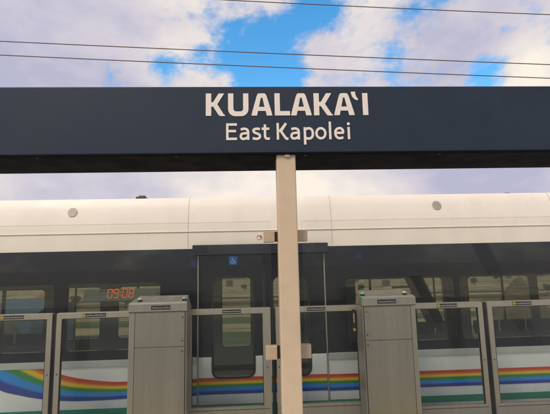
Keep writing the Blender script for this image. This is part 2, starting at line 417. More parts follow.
# dark joint posts in the gaps
for (a, b), lab in ((g1, 'black joint post in the gap between the two left glass gate panels'), (g2, 'black joint post in the gap between the two right glass gate panels'),
                    ((X(271.8, YG, 360), X(276.1, YG, 360)), 'black sealing strip between the two sliding gates behind the tan post')):
    tag(box('joint_post', a + .003, b - .003, YG - .012, YG + .05, 0, ZGT - .012, 'rubber', None, .002), lab, 'joint post', 'joint posts between the gates')

def cabinet(x0, x1, label, lights, lab, seam, screws_right, greens, seed):
    zf = Z(300.5, YB, 275) - .0          # lip of the lid
    c = thing('gate_cabinet', ((x0 + x1) / 2, YB + .2, 0), label, 'gate cabinet', 'steel cabinets of the platform gates')
    yb = YG - .04
    zl = zf - 7.6 / 96.5
    box('body', x0 + .006, x1 - .006, YB + .008, yb, .01, zl, 'steel', c, .006, 2)
    # lid: vertical lip, then sloping top
    m = MB()
    pr = [(YB - .004, zl), (YB - .004, zf), (YB + .015, zf + .014), (yb + .03, zf + .060), (yb + .03, zl)]
    A = []
    for (yy, zz) in pr:
        ins = 0 if zz <= zf + .001 else (.012 if yy < YB + .1 else .035)
        A.append((yy, zz, ins))
    L = [m.bm.verts.new((x0 + i, yy, zz)) for yy, zz, i in A]; Rr = [m.bm.verts.new((x1 - i, yy, zz)) for yy, zz, i in A]
    m.bm.faces.new(L); m.bm.faces.new(Rr[::-1])
    for i in range(len(A)): m.bm.faces.new((L[i], Rr[i], Rr[(i + 1) % 5], L[(i + 1) % 5]))
    lid = m.build('lid', 'steel', c, bev=.004)
    box('lid_gap', x0 + .004, x1 - .004, YB + .001, YB + .05, zl - .006, zl + .001, 'dark_metal', c)
    dx0, dx1 = x0 + .070, x1 - .024
    if seam == 'R': dx0, dx1 = x0 + .020, x1 - .065
    zs = Z(343.5, YB, 275)
    for (za, zb_) in ((zs + .003, zl - .014), (.03, zs - .003)):
        d = box('door_panel', dx0, dx1, YB - .004, YB + .012, za, zb_, 'steel2', c, .003, 2)
    box('door_gap', dx0 - .005, dx0, YB + .001, YB + .02, .03, zl - .01, 'dark_metal', c)
    box('door_gap', dx1, dx1 + .005, YB + .001, YB + .02, .03, zl - .01, 'dark_metal', c)
    sx = dx1 - .022 if screws_right else dx0 + .022
    for z in (zs + .055, zs - .045, zl - .06):
        MB().tube([(sx, YB - .008, z), (sx, YB - .002, z)], .007, 10).build('lock', 'dark_metal', c)
    # side hinge strip
    if seam == 'L': box('side_bracket', x0 - .018, x0 + .004, YB + .06, YB + .14, zl - .03, zf - .01, 'steel', c, .005, 2)
    if seam == 'R': box('back_fin', x1 - .003, x1 + .016, YB + .14, YB + .22, .1, zf - .005, 'steel', c, .004)
    zc = (zl + zf) / 2
    sticker(c, lab[0], lab[1], 0, YB - .004, zc, .040, False, seed)
    for (lxp, g) in zip(lights, greens):
        x = X(lxp, YB + .05, 297)
        zz = zf + .020
        bc = MB().tube([(x, YB + .05, zz - .006), (x, YB + .05, zz + .018)], .023, 18).build('beacon', 'beacon_base', c, False)
        mm = MB(); bmesh.ops.create_uvsphere(mm.bm, u_segments=18, v_segments=10, radius=.022)
        for v in mm.bm.verts: v.co = Vector((v.co.x + x, v.co.y + YB + .05, max(v.co.z, 0) * .85 + zz + .018))
        mm.build('dome', 'beacon_g' if g else 'beacon', bc, True)
        mm = MB().tube([(x, YB + .05, zz - .0085), (x, YB + .05, zz - .004)], .026, 18); mm.build('glow_ring', 'led_green', bc)
cabinet(bx1[0], bx1[1], 'stainless gate cabinet on the left, below the orange 09:08 clock', (140, 184.3), (X(151.3, YB, 303), X(170.5, YB, 303)), 'L', True, (0, 1), 21)
cabinet(bx2[0], bx2[1], 'stainless gate cabinet on the right of the tan post', (362.6, 404.6), (X(377, YB, 297), X(395.5, YB, 297)), 'R', False, (1, 0), 22)
# little sensor and warning tag beside the right cabinet
sx = bx2[0] - .03
sn = thing('gate_sensor', (sx, YG - .04, .9), 'slim black door sensor beside the left edge of the right cabinet', 'sensor')
box('sensor_body', sx - .016, sx + .016, YG - .062, YG - .031, .93, 1.16, 'dark_metal', sn, .004)
box('white_strip', sx - .008, sx + .006, YG - .066, YG - .060, 1.02, 1.12, 'marks', sn, .002)
box('yellow_mark', sx - .016, sx + .012, YG - .066, YG - .0625, .935, .965, 'yellow', sn)

# ------------------------------------------------------------------ train
train = thing('train', (0, YT + 1.2, -1.1), 'white and black metro train car with a rainbow stripe standing behind the gates', 'train')
TX0, TX1 = -9.0, 9.6
zs = Z(355.5, YT); ztop = Z(247.3, YT); zdrip = Z(230, YT)
zr = Z(198.2, 5.2)
dr0, dr1 = X(197.6, YT, 330), X(327.0, YT, 330)     # door opening
zdoor0, zdoor1 = -.02, Z(252.5, YT)
zlow = -.55
print('z', zs, ztop, zdrip, zr, dr0, dr1, zdoor1, 'sign', zb, zt, 'gate', ZGT)
TH = .05
# lower white panels
plate('lower_side', [[(TX0, zlow), (dr0, zlow), (dr0, zs), (TX0, zs)]], YT, YT + TH, 'white', train)
plate('lower_side', [[(dr1, zlow), (TX1, zlow), (TX1, zs), (dr1, zs)]], YT, YT + TH, 'white', train)
box('door_sill', dr0 + .001, dr1 - .001, YT + .004, YT + TH, zlow, zdoor0, 'white', train)
def W(a, b, top, bot, D=YT, r=.05):
    return rrect(X(a, D, 310), X(b, D, 310), Z(bot, D), Z(top, D), r)
wt, wb = 279.5, 345
nw = [(-95, 53.5), (66.5, 160), (347, 456), (461, 640)]
left_w = [W(-230, -108, wt, wb), W(nw[0][0], nw[0][1], wt, wb), W(nw[1][0], nw[1][1], wt, wb)]
right_w = [W(nw[2][0], nw[2][1], wt, wb), W(nw[3][0], nw[3][1], wt, wb)]
plate('window_band', [[(TX0, zs + .001), (dr0, zs + .001), (dr0, ztop), (TX0, ztop)]] + left_w, YT - .004, YT + TH, 'black', train)
plate('window_band', [[(dr1, zs + .001), (TX1, zs + .001), (TX1, ztop), (dr1, ztop)]] + right_w, YT - .004, YT + TH, 'black', train)
plate('window_band', [[(dr0 + .001, zdoor1), (dr1 - .001, zdoor1), (dr1 - .001, ztop), (dr0 + .001, ztop)]], YT - .003, YT + TH, 'black', train)
for lp in left_w + right_w:
    xs = [p[0] for p in lp]; zz = [p[1] for p in lp]
    w = plate('window', [rrect(min(xs) + .001, max(xs) - .001, min(zz) + .001, max(zz) - .001, .049)], YT + .002, YT + .012, 'train_glass', train)
zsl = Z(361, YT)
for a, b in ((TX0, dr0 - .01), (dr1 + .01, TX1)):
    box('sill_trim', a, b, YT - .012, YT - .0045, zsl, zs + .012, 'trim', train, .003, 2)
# cantrail + roof as one lofted profile
prof = [(YT, ztop + .001), (YT, ztop + .02), (YT, 2.06), (YT + .002, 2.10), (YT + .008, 2.16), (YT + .022, 2.26), (YT + .042, 2.36), (YT + .066, 2.44), (YT + .10, 2.490), (YT + .20, 2.507), (YT + 1.2, 2.54)]
prof = prof + [(2 * (YT + 1.225) - y, z) for y, z in prof[::-1]]
def loft(prof, x0, x1, name, m_, parent, th=.03, closed=False):
    mb = MB(); n = len(prof)
    A = [mb.bm.verts.new((x0, y, z)) for y, z in prof]; B = [mb.bm.verts.new((x1, y, z)) for y, z in prof]
    for i in range(n - 1): mb.bm.faces.new((A[i], A[i + 1], B[i + 1], B[i]))
    ym = sum(p[0] for p in prof) / n; zm = min(p[1] for p in prof)
    A2 = [mb.bm.verts.new((x0, y + (th if y < ym else -th), z - (0 if z < 2.1 else th))) for y, z in prof]
    B2 = [mb.bm.verts.new((x1, y + (th if y < ym else -th), z - (0 if z < 2.1 else th))) for y, z in prof]
    for i in range(n - 1): mb.bm.faces.new((A2[i + 1], A2[i], B2[i], B2[i + 1]))
    for i in range(n - 1):
        mb.bm.faces.new((A[i], A2[i], A2[i + 1], A[i + 1])); mb.bm.faces.new((B[i], B[i + 1], B2[i + 1], B2[i]))
    mb.bm.faces.new((A[0], B[0], B2[0], A2[0])); mb.bm.faces.new((A[-1], A2[-1], B2[-1], B[-1]))
    return mb.build(name, m_, parent)
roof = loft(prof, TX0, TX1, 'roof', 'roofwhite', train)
for p in roof.data.polygons: p.use_smooth = abs(p.normal.x) < .5
roof.data.set_sharp_from_angle(angle=R(30))
def prof_at(zz):
    for i in range(len(prof) // 2):
        (y0, z0), (y1, z1) = prof[i], prof[i + 1]
        if z0 <= zz <= z1 and z1 > z0:
            t = (zz - z0) / (z1 - z0); return y0 + t * (y1 - y0), math.atan2(z1 - z0, y1 - y0)
    return prof[10][0], 0
# seams of the roof panels
hp = prof[:10]
for px in (189.5, 329.5, 548, -95):
    xx = X(px, YT + .1, 212); m = MB()
    for i in range(1, len(hp) - 1):
        (ya, za), (yb2, zb3) = hp[i], hp[i + 1]
        nx = Vector((0, -(zb3 - za), (yb2 - ya))).normalized() * .0025
        q = [(xx - .002, ya, za), (xx + .002, ya, za), (xx + .002, yb2, zb3), (xx - .002, yb2, zb3)]
        top = [m.bm.verts.new(Vector(c) + nx) for c in q]; bot = [m.bm.verts.new(Vector(c) - nx) for c in q]
        m.bm.faces.new(top); m.bm.faces.new(bot[::-1])
        for k in range(4): m.bm.faces.new((top[k], bot[k], bot[(k + 1) % 4], top[(k + 1) % 4]))
    m.build('panel_seam', 'seam', roof)
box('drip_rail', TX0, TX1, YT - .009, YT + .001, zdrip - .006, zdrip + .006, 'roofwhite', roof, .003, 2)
# round vents
for px, py in ((72.5, 212.2), (436.3, 205.2), (-110, 217), (650, 200)):
    p = P(px, py, YT + .06); yy, ang = prof_at(p.z - .0)
    p = P(px, py, yy); yy, ang = prof_at(p.z)
    c = Vector((p.x, yy, p.z)); up = Vector((0, math.cos(ang), math.sin(ang))); nrm = Vector((0, -math.sin(ang), math.cos(ang)))
    rr = .060
    m = MB()
    pts = [c + Vector((math.cos(t * math.pi / 12) * rr, 0, 0)) + up * math.sin(t * math.pi / 12) * rr for t in range(24)]
    a = [m.bm.verts.new(q - nrm * .01) for q in pts]; b = [m.bm.verts.new(q + nrm * .006) for q in pts]
    m.bm.faces.new(a[::-1]); m.bm.faces.new(b)
    for k in range(24): m.bm.faces.new((a[k], a[(k + 1) % 24], b[(k + 1) % 24], b[k]))
    v = m.build('vent', 'vent', roof)
    m = MB()
    for k in range(-3, 4):
        hw = math.sqrt(max(0, (rr * .9) ** 2 - (k * .015) ** 2)); cc = c + up * k * .015 + nrm * .006
        q = []
        for sx_, u, n_ in ((-1, -.004, 0), (1, -.004, 0), (1, .004, 0), (-1, .004, 0), (-1, -.004, .007), (1, -.004, .007), (1, .002, .007), (-1, .002, .007)):
            q.append(m.bm.verts.new(cc + Vector((sx_ * hw, 0, 0)) + up * u + nrm * n_))
        for f in ((0, 1, 2, 3), (4, 5, 6, 7), (0, 1, 5, 4), (2, 3, 7, 6), (1, 2, 6, 5), (0, 3, 7, 4)): m.bm.faces.new([q[i] for i in f])
    m.build('louvres', 'vent', v)
# roof antenna
xa = X(140.5, 5.42, 198)
m = MB().box(xa - .065, xa + .065, 5.42, 5.55, 2.53, 2.58, .012, 2).box(xa - .035, xa + .05, 5.44, 5.53, 2.575, 2.598, .01, 2)
m.build('antenna', 'dark_metal', roof)
xa = X(508, 5.42, 194); box('antenna', xa - .04, xa + .04, 5.42, 5.5, 2.53, 2.56, 'dark_metal', roof, .008)
# header above doors
hx0, hx1 = X(193.2, YT, 250), X(327.0, YT, 250)
zh0, zh1 = Z(253.6, YT - .05), Z(243.6, YT - .05)
hd = box('door_header', hx0, hx1, YT - .075, YT - .003, zh0, zh1, 'header', train, .006, 2)
box('header_cover', hx0 + .003, X(208, YT, 250), YT - .082, YT - .0755, zh0 + .03, zh1 - .004, 'black', hd, .003)
# small red lamp by the header
xr, zrr = X(260.6, YT, 236), Z(236.0, YT)
m = MB()
ring_o = [(xr - .022 + .028 * math.cos(t * math.pi / 14), zrr - .010 + .028 * math.sin(t * math.pi / 14)) for t in range(28)]
ring_i = [(xr - .022 + .022 * math.cos(t * math.pi / 14), zrr - .010 + .022 * math.sin(t * math.pi / 14)) for t in range(28)]
plate('lamp_ring', [ring_o, ring_i], YT - .006, YT + .002, 'vent', train)
MB().tube([(xr, YT + .002, zrr), (xr, YT - .016, zrr)], .012, 16).build('red_lamp', 'red', train)

# rainbow print
def edges(px):
    tab = [(-80, 255, 322), (-60, 280, 346), (-30, 312, 371), (0, 338, 390), (20, 353.5, 395.3), (40, 366.0, 398.8), (60, 374.2, 400.6), (80, 378.6, 401.0), (110, 381.6, 399.9), (135, 382.0, 399.0)]
    if px >= 135: return None
    for i in range(len(tab) - 1):
        if tab[i][0] <= px <= tab[i + 1][0]:
            t = (px - tab[i][0]) / (tab[i + 1][0] - tab[i][0])
            a, b = tab[i], tab[i + 1]
            p0 = tab[max(i - 1, 0)]; p3 = tab[min(i + 2, len(tab) - 1)]
            r = []
            for j in (1, 2):
                m1 = (b[j] - p0[j]) / max(1e-6, b[0] - p0[0]) * (b[0] - a[0]); m2 = (p3[j] - a[j]) / max(1e-6, p3[0] - a[0]) * (b[0] - a[0])
                r.append((2 * t ** 3 - 3 * t * t + 1) * a[j] + (t ** 3 - 2 * t * t + t) * m1 + (-2 * t ** 3 + 3 * t * t) * b[j] + (t ** 3 - t * t) * m2)
            return r
RT, RB = Z(376.2, YT), Z(392.8, YT)
def rainbow(xa, xb, Y, parent, curved=False):
    bm = bmesh.new(); uv = bm.loops.layers.uv.new('UVMap'); cols = []
    n = 90 if curved else 2
    for i in range(n + 1):
        if curved:
            px = -78 + (213) * i / n
            e = edges(min(px, 134.99)); xw = X(px, YT, 385); za, zb_ = P(px, e[0], YT).z, P(px, e[1], YT).z
            w = min(1, max(0, (px - 105) / 30)); za = za * (1 - w) + RT * w; zb_ = zb_ * (1 - w) + RB * w
        else:
            xw = xa + (xb - xa) * i / n; za, zb_ = RT, RB
        cols.append((xw, za, zb_))
    if curved: cols.append((xb, RT, RB))
    rows = 12
    V = [[bm.verts.new((x, Y, za + (zb_ - za) * r / rows)) for r in range(rows + 1)] for x, za, zb_ in cols]
    for i in range(len(cols) - 1):
        for r in range(rows):
            f = bm.faces.new((V[i][r], V[i + 1][r], V[i + 1][r + 1], V[i][r + 1]))
            for l, vv in zip(f.loops, (r, r, r + 1, r + 1)): l[uv].uv = (0, vv / rows)
    g = bm.verts[:] + bm.edges[:] + bm.faces[:]
    bmesh.ops.bisect_plane(bm, geom=g, plane_co=(0, Y, zsl - .001), plane_no=(0, 0, 1), clear_outer=True)
    r_ = bmesh.ops.extrude_face_region(bm, geom=bm.faces[:])
    for v in [e for e in r_['geom'] if isinstance(e, bmesh.types.BMVert)]: v.co.y += .002
    bmesh.ops.recalc_face_normals(bm, faces=bm.faces)
    me = bpy.data.meshes.new('rainbow_stripe'); bm.to_mesh(me); bm.free()
    return link('rainbow_stripe', me, 'rainbow', parent)
rainbow(0, dr0 - .002, YT - .0035, train, True)
rainbow(dr1 + .002, TX1, YT - .0035, train)
GT, GB = Z(401.9, YT), Z(408.6, YT)
for a, b in ((TX0, dr0 - .002), (dr1 + .002, TX1)):
    box('green_stripe', a, b, YT - .0035, YT - .001, GB, GT, 'green', train)

# door leaves
YD = YT + .022
dm = X(265.0, YT, 330)
def leaf(x0, x1, wx0, wx1):
    d = thing('door', ((x0 + x1) / 2, YD, 0), None, None); d.parent = train; d.location = Vector(((x0 + x1) / 2, YD, 0)) - train.location
    win = rrect(wx0, wx1, Z(375.0, YD), Z(277.0, YD), .075, 8)
    wino = rrect(wx0 - .022, wx1 + .022, Z(375.0, YD) - .022, Z(277.0, YD) + .022, .09, 8)
    # white lower and black upper panel, both cut for the window surround
    lo = [(x0, zdoor0 + .002), (x1, zdoor0 + .002), (x1, zs)]
    wz = [p for p in wino if p[1] < zs]
    # lower panel goes round the bottom of the window
    left = sorted([p for p in wino if p[1] < zs], key=lambda p: math.atan2(p[1] - zs, p[0] - (wx0 + wx1) / 2), reverse=True)
    left = sorted(wz, key=lambda p: -p[0]) if False else left
    notch = [(wx1 + .022, zs)] + sorted([p for p in wz], key=lambda p: -math.atan2(p[1] - zs - .5, p[0] - (wx0 + wx1) / 2)) + [(wx0 - .022, zs)]
    lowp = [(x0, zdoor0 + .002), (x1, zdoor0 + .002), (x1, zs)] + notch + [(x0, zs)]
    plate('lower_panel', [lowp], YD, YD + .03, 'white', d)
    uz = [p for p in wino if p[1] > zs]
    notch2 = [(wx0 - .022, zs + .001)] + sorted(uz, key=lambda p: -math.atan2(p[1] - zs, p[0] - (wx0 + wx1) / 2)) + [(wx1 + .022, zs + .001)]
    upp = [(x0, zs + .001)] + notch2 + [(x1, zs + .001), (x1, zdoor1 - .002), (x0, zdoor1 - .002)]
    plate('upper_panel', [upp], YD, YD + .03, 'black', d)
    plate('window_surround', [wino, win], YD - .006, YD + .03, 'rubber', d)
    plate('window', [rrect(wx0 + .001, wx1 - .001, Z(375.0, YD) + .001, Z(277.0, YD) - .001, .074, 8)], YD + .003, YD + .012, 'train_glass', d)
    a, b = (x0 + .003, x1 - .003)
    rb_ = rainbow(a, b, YD - .0035, d)
    box('green_stripe', a, b, YD - .003, YD - .0005, zdoor0 + .004, Z(402.3, YD), 'green', d)
    return d
d1 = leaf(dr0 + .012, dm - .014, X(213.5, YD, 330), X(253.2, YD, 330))
d2 = leaf(dm + .014, dr1 - .012, X(274.0, YD, 330), X(309.0, YD, 330))
box('door_seal', dm - .013, dm + .013, YD - .012, YD + .03, zdoor0 + .002, zdoor1 - .003, 'rubber', train, .004, 2)
box('door_edge_trim', dr0 - .001, dr0 + .011, YT - .014, YT + .03, zdoor0 + .002, zdoor1 - .02, 'steel', train, .003)
box('door_edge_trim', dr1 - .011, dr1 + .001, YT - .014, YT + .03, zdoor0 + .002, zdoor1 - .02, 'steel', train, .003)

# pictograms
def wheelchair(cx, cz, s, Y, mats, parent):
    b = plate('access_sign', [rrect(cx - s / 2, cx + s / 2, cz - s / 2, cz + s / 2, s * .04, 2)], Y - .003, Y + .001, mats[0], parent)
    q = s / 40.0
    def pp(pts): return [(cx + x * q, cz + y * q) for x, y in pts]
    m_ = mats[1]
    plate('pictogram', [pp(arc(-3, 13, 3, 3, 0, 345, 16))], Y - .0045, Y - .003, m_, b)
    body = stroke([(-3, 9), (-2.4, -1), (6, -1), (9.5, -10), (13, -9)], 0, 3.0)
    plate('pictogram', [pp(body[0])], Y - .0047, Y - .003, m_, b)
    plate('pictogram', [pp(stroke([(-2.6, 4.5), (5.5, 4.5)], 0, 2.4)[0])], Y - .0051, Y - .003, m_, b)
    plate('pictogram', [pp(stroke(arc(-1.5, -5.5, 7.6, 7.6, 120, 345, 16), 0, 2.4)[0])], Y - .0055, Y - .003, m_, b)
s = 8.0 / 415 * YT
wheelchair(X(233.0, YD, 260.5), Z(260.5, YD, 233), s, YD, ('blue', 'whitep'), d1)
wheelchair(X(193.6, YT, 263), Z(263.5, YT, 193), s * .95, YT - .004, ('blue_dim', 'blue_dim2'), train)
wheelchair(X(358.5, YT, 256), Z(256.0, YT, 358), s * .95, YT - .004, ('blue_dim', 'blue_dim2'), train)

# clock display behind the window left of the doors
YC = YT + .07
cx0, cx1 = X(83.5, YC, 294), X(159.5, YC, 294)
cz0, cz1 = Z(300.8, YC, 120), Z(289.4, YC, 120)
dsp = box('clock_display', cx0, cx1, YC, YC + .09, cz0, cz1, 'display', train, .004, 2)
box('clock_display_strip', X(99, YC, 294), X(131, YC, 294), YC - .003, YC, Z(291.6, YC, 120), Z(290.4, YC, 120), 'trim', dsp)
segs = {'0': 'abcdef', '9': 'abcdfg', '8': 'abcdefg'}
dw, dh = 4.0, 8.0
k = YC / F
def seg_digit(ch, px):
    x0 = X(px, YC - .004, 294); z0 = Z(297.6, YC, 120)
    Wd, Hd, t = dw * k, dh * k, .0115
    c = .003
    P_ = {'a': [(c, Hd), (Wd - c, Hd)], 'd': [(c, 0), (Wd - c, 0)], 'g': [(c, Hd / 2), (Wd - c, Hd / 2)],
          'f': [(0, Hd / 2 + .006), (0, Hd - c)], 'b': [(Wd, Hd / 2 + .006), (Wd, Hd - c)], 'e': [(0, c), (0, Hd / 2 - .006)], 'c': [(Wd, c), (Wd, Hd / 2 - .006)]}
    m = MB()
    for sname in segs[ch]:
        (ax, az), (bx_, bz) = P_[sname]
        sh = .12
        m2 = [(x0 + ax + az * sh, z0 + az), (x0 + bx_ + bz * sh, z0 + bz)]
        m.tube([(m2[0][0], YC - .004, m2[0][1]), (m2[1][0], YC - .004, m2[1][1])], t * .5, 8)
    m.build('digit', 'led', dsp)
seg_digit('0', 107.3); seg_digit('9', 113.4); seg_digit('0', 122.2); seg_digit('8', 128.6)
m = MB(); xx = X(120.1, YC, 294); z0 = Z(297.6, YC, 120)
for f in (.27, .7): MB().tube([(xx + .004, YC - .009, z0 + dh * k * f), (xx + .004, YC - .001, z0 + dh * k * f)], .007, 10).build('colon_dot', 'led', dsp)

# interior + far side
fy = YF
box('interior_floor', TX0 + .05, TX1 - .05, YT + .052, fy - .052, -.06, -.002, 'floor_int', train)
box('ceiling', TX0 + .05, TX1 - .05, YT + .14, fy - .14, 2.18, 2.20, 'inside', train)
box('bulkhead', TX0, TX0 + .05, YT + .051, fy - .051, -.5, 2.15, 'inside', train)
box('bulkhead', TX1 - .05, TX1, YT + .051, fy - .051, -.5, 2.15, 'inside', train)
def FWn(a, b, top, bot, r=.06):
    return rrect(X(a, fy, 310), X(b, fy, 310), Z(bot, fy), Z(top, fy), r)
fws = [FWn(-190, -100, 284, 336), FWn(-84, 45.8, 284.0, 334.5), FWn(66, 101.5, 283, 333.0), FWn(119.5, 178, 283, 333),
       FWn(222.5, 250.5, 276, 344.5), FWn(263, 290, 276, 344.5), FWn(327, 345, 281, 340), FWn(355.5, 443, 281.5, 340.5), FWn(468.5, 530, 281.5, 343), FWn(538, 660, 281.5, 343)]
plate('far_side', [[(TX0, zlow), (TX1, zlow), (TX1, ztop), (TX0, ztop)]] + fws, fy - .05, fy, 'inside', train)
for lp in fws:
    xs = [p[0] for p in lp]; zz = [p[1] for p in lp]
    plate('far_window', [rrect(min(xs) + .001, max(xs) - .001, min(zz) + .001, max(zz) - .001, .059)], fy - .03, fy - .02, 'far_glass', train)
    f_ = plate('window_frame', [rrect(min(xs) - .018, max(xs) + .018, min(zz) - .018, max(zz) + .018, .07), rrect(min(xs), max(xs), min(zz), max(zz), .06)], fy - .062, fy - .05, 'rubber', train)
# seats along the far wall
def seat_row(x0, n):
    for i in range(n):
        x = x0 + i * .48
        s_ = MB().box(x + .02, x + .46, fy - .50, fy - .10, .40, .45, .018, 2).build('seat', 'seat', train)
        MB().box(x + .02, x + .46, fy - .13, fy - .07, .44, .62, .02, 2).build('seat_back', 'seat', s_)
seat_row(X(-100, fy), 5); seat_row(X(352, fy), 4); seat_row(X(470, fy), 4)
for px, yy in ((436, YT + 1.9), (75, YT + 1.8), (416, YT + .6), (137.5, YT + .5), (505, YT + 1.1), (371.5, YT + .5)):
    x = X(px, yy, 315)
    MB().tube([(x, yy, -.002), (x, yy, 2.18)], .016, 12).build('grab_pole', 'pole' if px in (436, 75, 505) else 'dark_metal', train, True)
# upright dark panels placed to darken stretches of the interior
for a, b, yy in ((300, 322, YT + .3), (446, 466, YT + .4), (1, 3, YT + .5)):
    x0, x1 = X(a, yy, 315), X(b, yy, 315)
    box('dark_panel', x0, x1, yy, yy + .04, 0, 2.1, 'dark_metal', train)
yy = YT + .28
def inpx(a, b): p = P(a, b, yy); return (p.x, p.z)
plate('reflection_shape', [[inpx(402, 272.5), inpx(421, 272.5), inpx(434, 300), inpx(447, 328), inpx(430, 328), inpx(416, 300)]], yy, yy + .03, 'dark_metal', train)  # dark shape stands in for an unidentified reflection in the right window
p0, p1 = P(392, 287.5, YT + .5), P(428, 286.0, YT + .5)
MB().tube([p0, p1], .014, 10).build('reflected_bar', 'pole', train, True)  # yellow bar stands in for an orange reflected streak
# underframe, bogies
box('underframe', TX0 + .3, TX1 - .3, YT + .15, fy - .15, -.75, -.07, 'dark_metal', train)
for bxx in (-6.6, 6.8):
    for yy in (YT + .5, fy - .5):
        for dx in (-.95, .95):
            MB().tube([(bxx + dx, yy - .06, -.78), (bxx + dx, yy + .06, -.78)], .36, 28).build('wheel', 'rail', train)

# ------------------------------------------------------------------ platform, track, ground
tag(box('platform', -16, 16, -6.5, 4.80, -.9, 0, 'platform'), kind='structure')
tag(box('platform_edge', -16, 16, 4.805, 4.86, -.9, -.006, 'concrete'), kind='structure')
tag(box('tactile_paving', -16, 16, 3.75, 4.15, .0, .004, 'tactile'), kind='structure')
tag(box('viaduct_deck', -60, 60, 4.0, 9.6, -1.65, -1.20, 'concrete'), kind='structure')
for y in (YT + .5, fy - .5):
    tag(MB().box(-60, 60, y - .035, y + .035, -1.2, -1.135).build('running_rail', 'rail'), ('near' if y < 6 else 'far') + ' steel running rail on the viaduct beneath the train', 'rail')
tag(box('viaduct_parapet', -60, 60, 9.3, 9.55, -1.2, -.55, 'concrete', None, .02), 'low concrete parapet along the far side of the track', 'parapet')

def ground_mat():
    m, nt, out = node_mat('fields')
    b = N(nt, 'ShaderNodeBsdfPrincipled'); b.inputs['Roughness'].default_value = .95; nt.links.new(b.outputs[0], out.inputs[0])
    tc = N(nt, 'ShaderNodeTexCoord')
    mp = N(nt, 'ShaderNodeMapping'); mp.inputs['Scale'].default_value = (.0045, .05, 1); nt.links.new(tc.outputs['Object'], mp.inputs[0])
    nz = N(nt, 'ShaderNodeTexNoise'); nz.inputs['Scale'].default_value = 1.0; nz.inputs['Detail'].default_value = 5; nz.inputs['Roughness'].default_value = .6
    nt.links.new(mp.outputs[0], nz.inputs['Vector'])
    cr_ = N(nt, 'ShaderNodeValToRGB'); cr_.color_ramp.interpolation = 'LINEAR'
    st = [(.30, (.13, .14, .09, 1)), (.42, (.26, .26, .17, 1)), (.47, (.42, .38, .28, 1)), (.51, (.16, .17, .10, 1)), (.57, (.52, .47, .38, 1)), (.66, (.25, .25, .17, 1)), (.75, (.55, .50, .42, 1))]  # tones lightened and greyed to carry distance haze in the colour
    e = cr_.color_ramp.elements; e[0].position, e[0].color = st[0]; e[1].position, e[1].color = st[-1]
    for p_, c_ in st[1:-1]: e.new(p_).color = c_
    nt.links.new(nz.outputs[0], cr_.inputs[0])
    n2 = N(nt, 'ShaderNodeTexNoise'); n2.inputs['Scale'].default_value = .22; n2.inputs['Detail'].default_value = 9; n2.inputs['Roughness'].default_value = .7
    nt.links.new(tc.outputs['Object'], n2.inputs['Vector'])
    mr = N(nt, 'ShaderNodeMapRange'); mr.inputs['From Min'].default_value = .3; mr.inputs['From Max'].default_value = .7; mr.inputs['To Min'].default_value = .3; mr.inputs['To Max'].default_value = 1.8; nt.links.new(n2.outputs[0], mr.inputs[0])
    mx = N(nt, 'ShaderNodeVectorMath', operation='SCALE'); nt.links.new(cr_.outputs[0], mx.inputs[0]); nt.links.new(mr.outputs[0], mx.inputs['Scale'])
    nt.links.new(mx.outputs[0], b.inputs['Base Color']); return m
M['ground'] = ground_mat()
mb = MB(); g = bmesh.ops.create_grid(mb.bm, x_segments=30, y_segments=30, size=4000)
for v in mb.bm.verts: v.co.z = ZG; v.co.y += 500
tag(mb.build('ground', 'ground'), kind='structure')
M['dirt'] = mat('brown_earth', (.13, .115, .08), .95, 0, .6, .5, bump=.5, bscale=2)
M['tan_field'] = mat('pale_dry_field', (.42, .37, .25), .95, 0, .55, .25, stretch=(.25, 1.6, 1), grime=.5)
M['crop'] = mat('green_crop', (.08, .14, .045), .95, 0, .6, .35, stretch=(.2, 1.6, 1), grime=.4)
def pxY(py, px=275):   # where the ray meets the ground
    d = ray(px, py); t = (ZG - CAM.z) / d.z; return (CAM + d * t)
for i, (ya, yb2, m_, nm) in enumerate(((346, 331, 'crop', 'crop_field'), (330, 323, 'tan_field', 'dry_field'), (322.6, 317, 'crop', 'crop_field'), (316, 308.5, 'tan_field', 'dry_field'), (304, 300, 'dirt', 'bare_field'))):
    a, b = pxY(ya).y, pxY(yb2).y
    tag(MB().box(-600, 600, a, b, ZG, ZG + .02 + .01 * i).build(nm, m_), kind='structure')
tag(MB().box(-900, 900, pxY(298).y, pxY(296).y, ZG, ZG + .05).build('road', mat('asphalt', (.06, .06, .06), .9)), kind='structure')

def mound(cx, cy, rx, ry, h_, label):
    m = MB(); n = 22; V = []
    for i in range(n + 1):
        row = []
        for j in range(n + 1):
            u, v = i / n * 2 - 1, j / n * 2 - 1
            rr = math.sqrt(u * u + v * v); hh = max(0, 1 - rr) ** .8 * h_ * (1 + .2 * math.sin(5 * u + 2) * math.cos(4 * v))
            row.append(m.bm.verts.new((cx + u * rx, cy + v * ry, ZG - .05 + hh)))
        V.append(row)
    for i in range(n):
        for j in range(n): m.bm.faces.new((V[i][j], V[i + 1][j], V[i + 1][j + 1], V[i][j + 1]))
    tag(m.build('earth_mound', 'dirt', None, True), label, 'mound')
def at(px, Y): return P(px, 300, Y).x
mound(at(4, 45), 45, 6.5, 6, 6.6, 'brown earth mound seen through the leftmost train window')
mound(at(522, 55), 55, 9.0, 6, 8.2, 'brown earth mound seen through the rightmost train window')
M['wallw'] = mat('warehouse_wall', (.50, .46, .40), .8, 0, .1, .5); M['roofg'] = mat('warehouse_roof', (.36, .35, .34), .6, .2, .1, .5)
M['roofr'] = mat('rust_red_roof', (.38, .20, .12), .7, 0, .15, .5); M['bluew'] = mat('blue_wall_panels', (.07, .16, .32), .6, 0, .1, .5)
M['doorsh'] = mat('shed_door', (.12, .12, .13), .6)
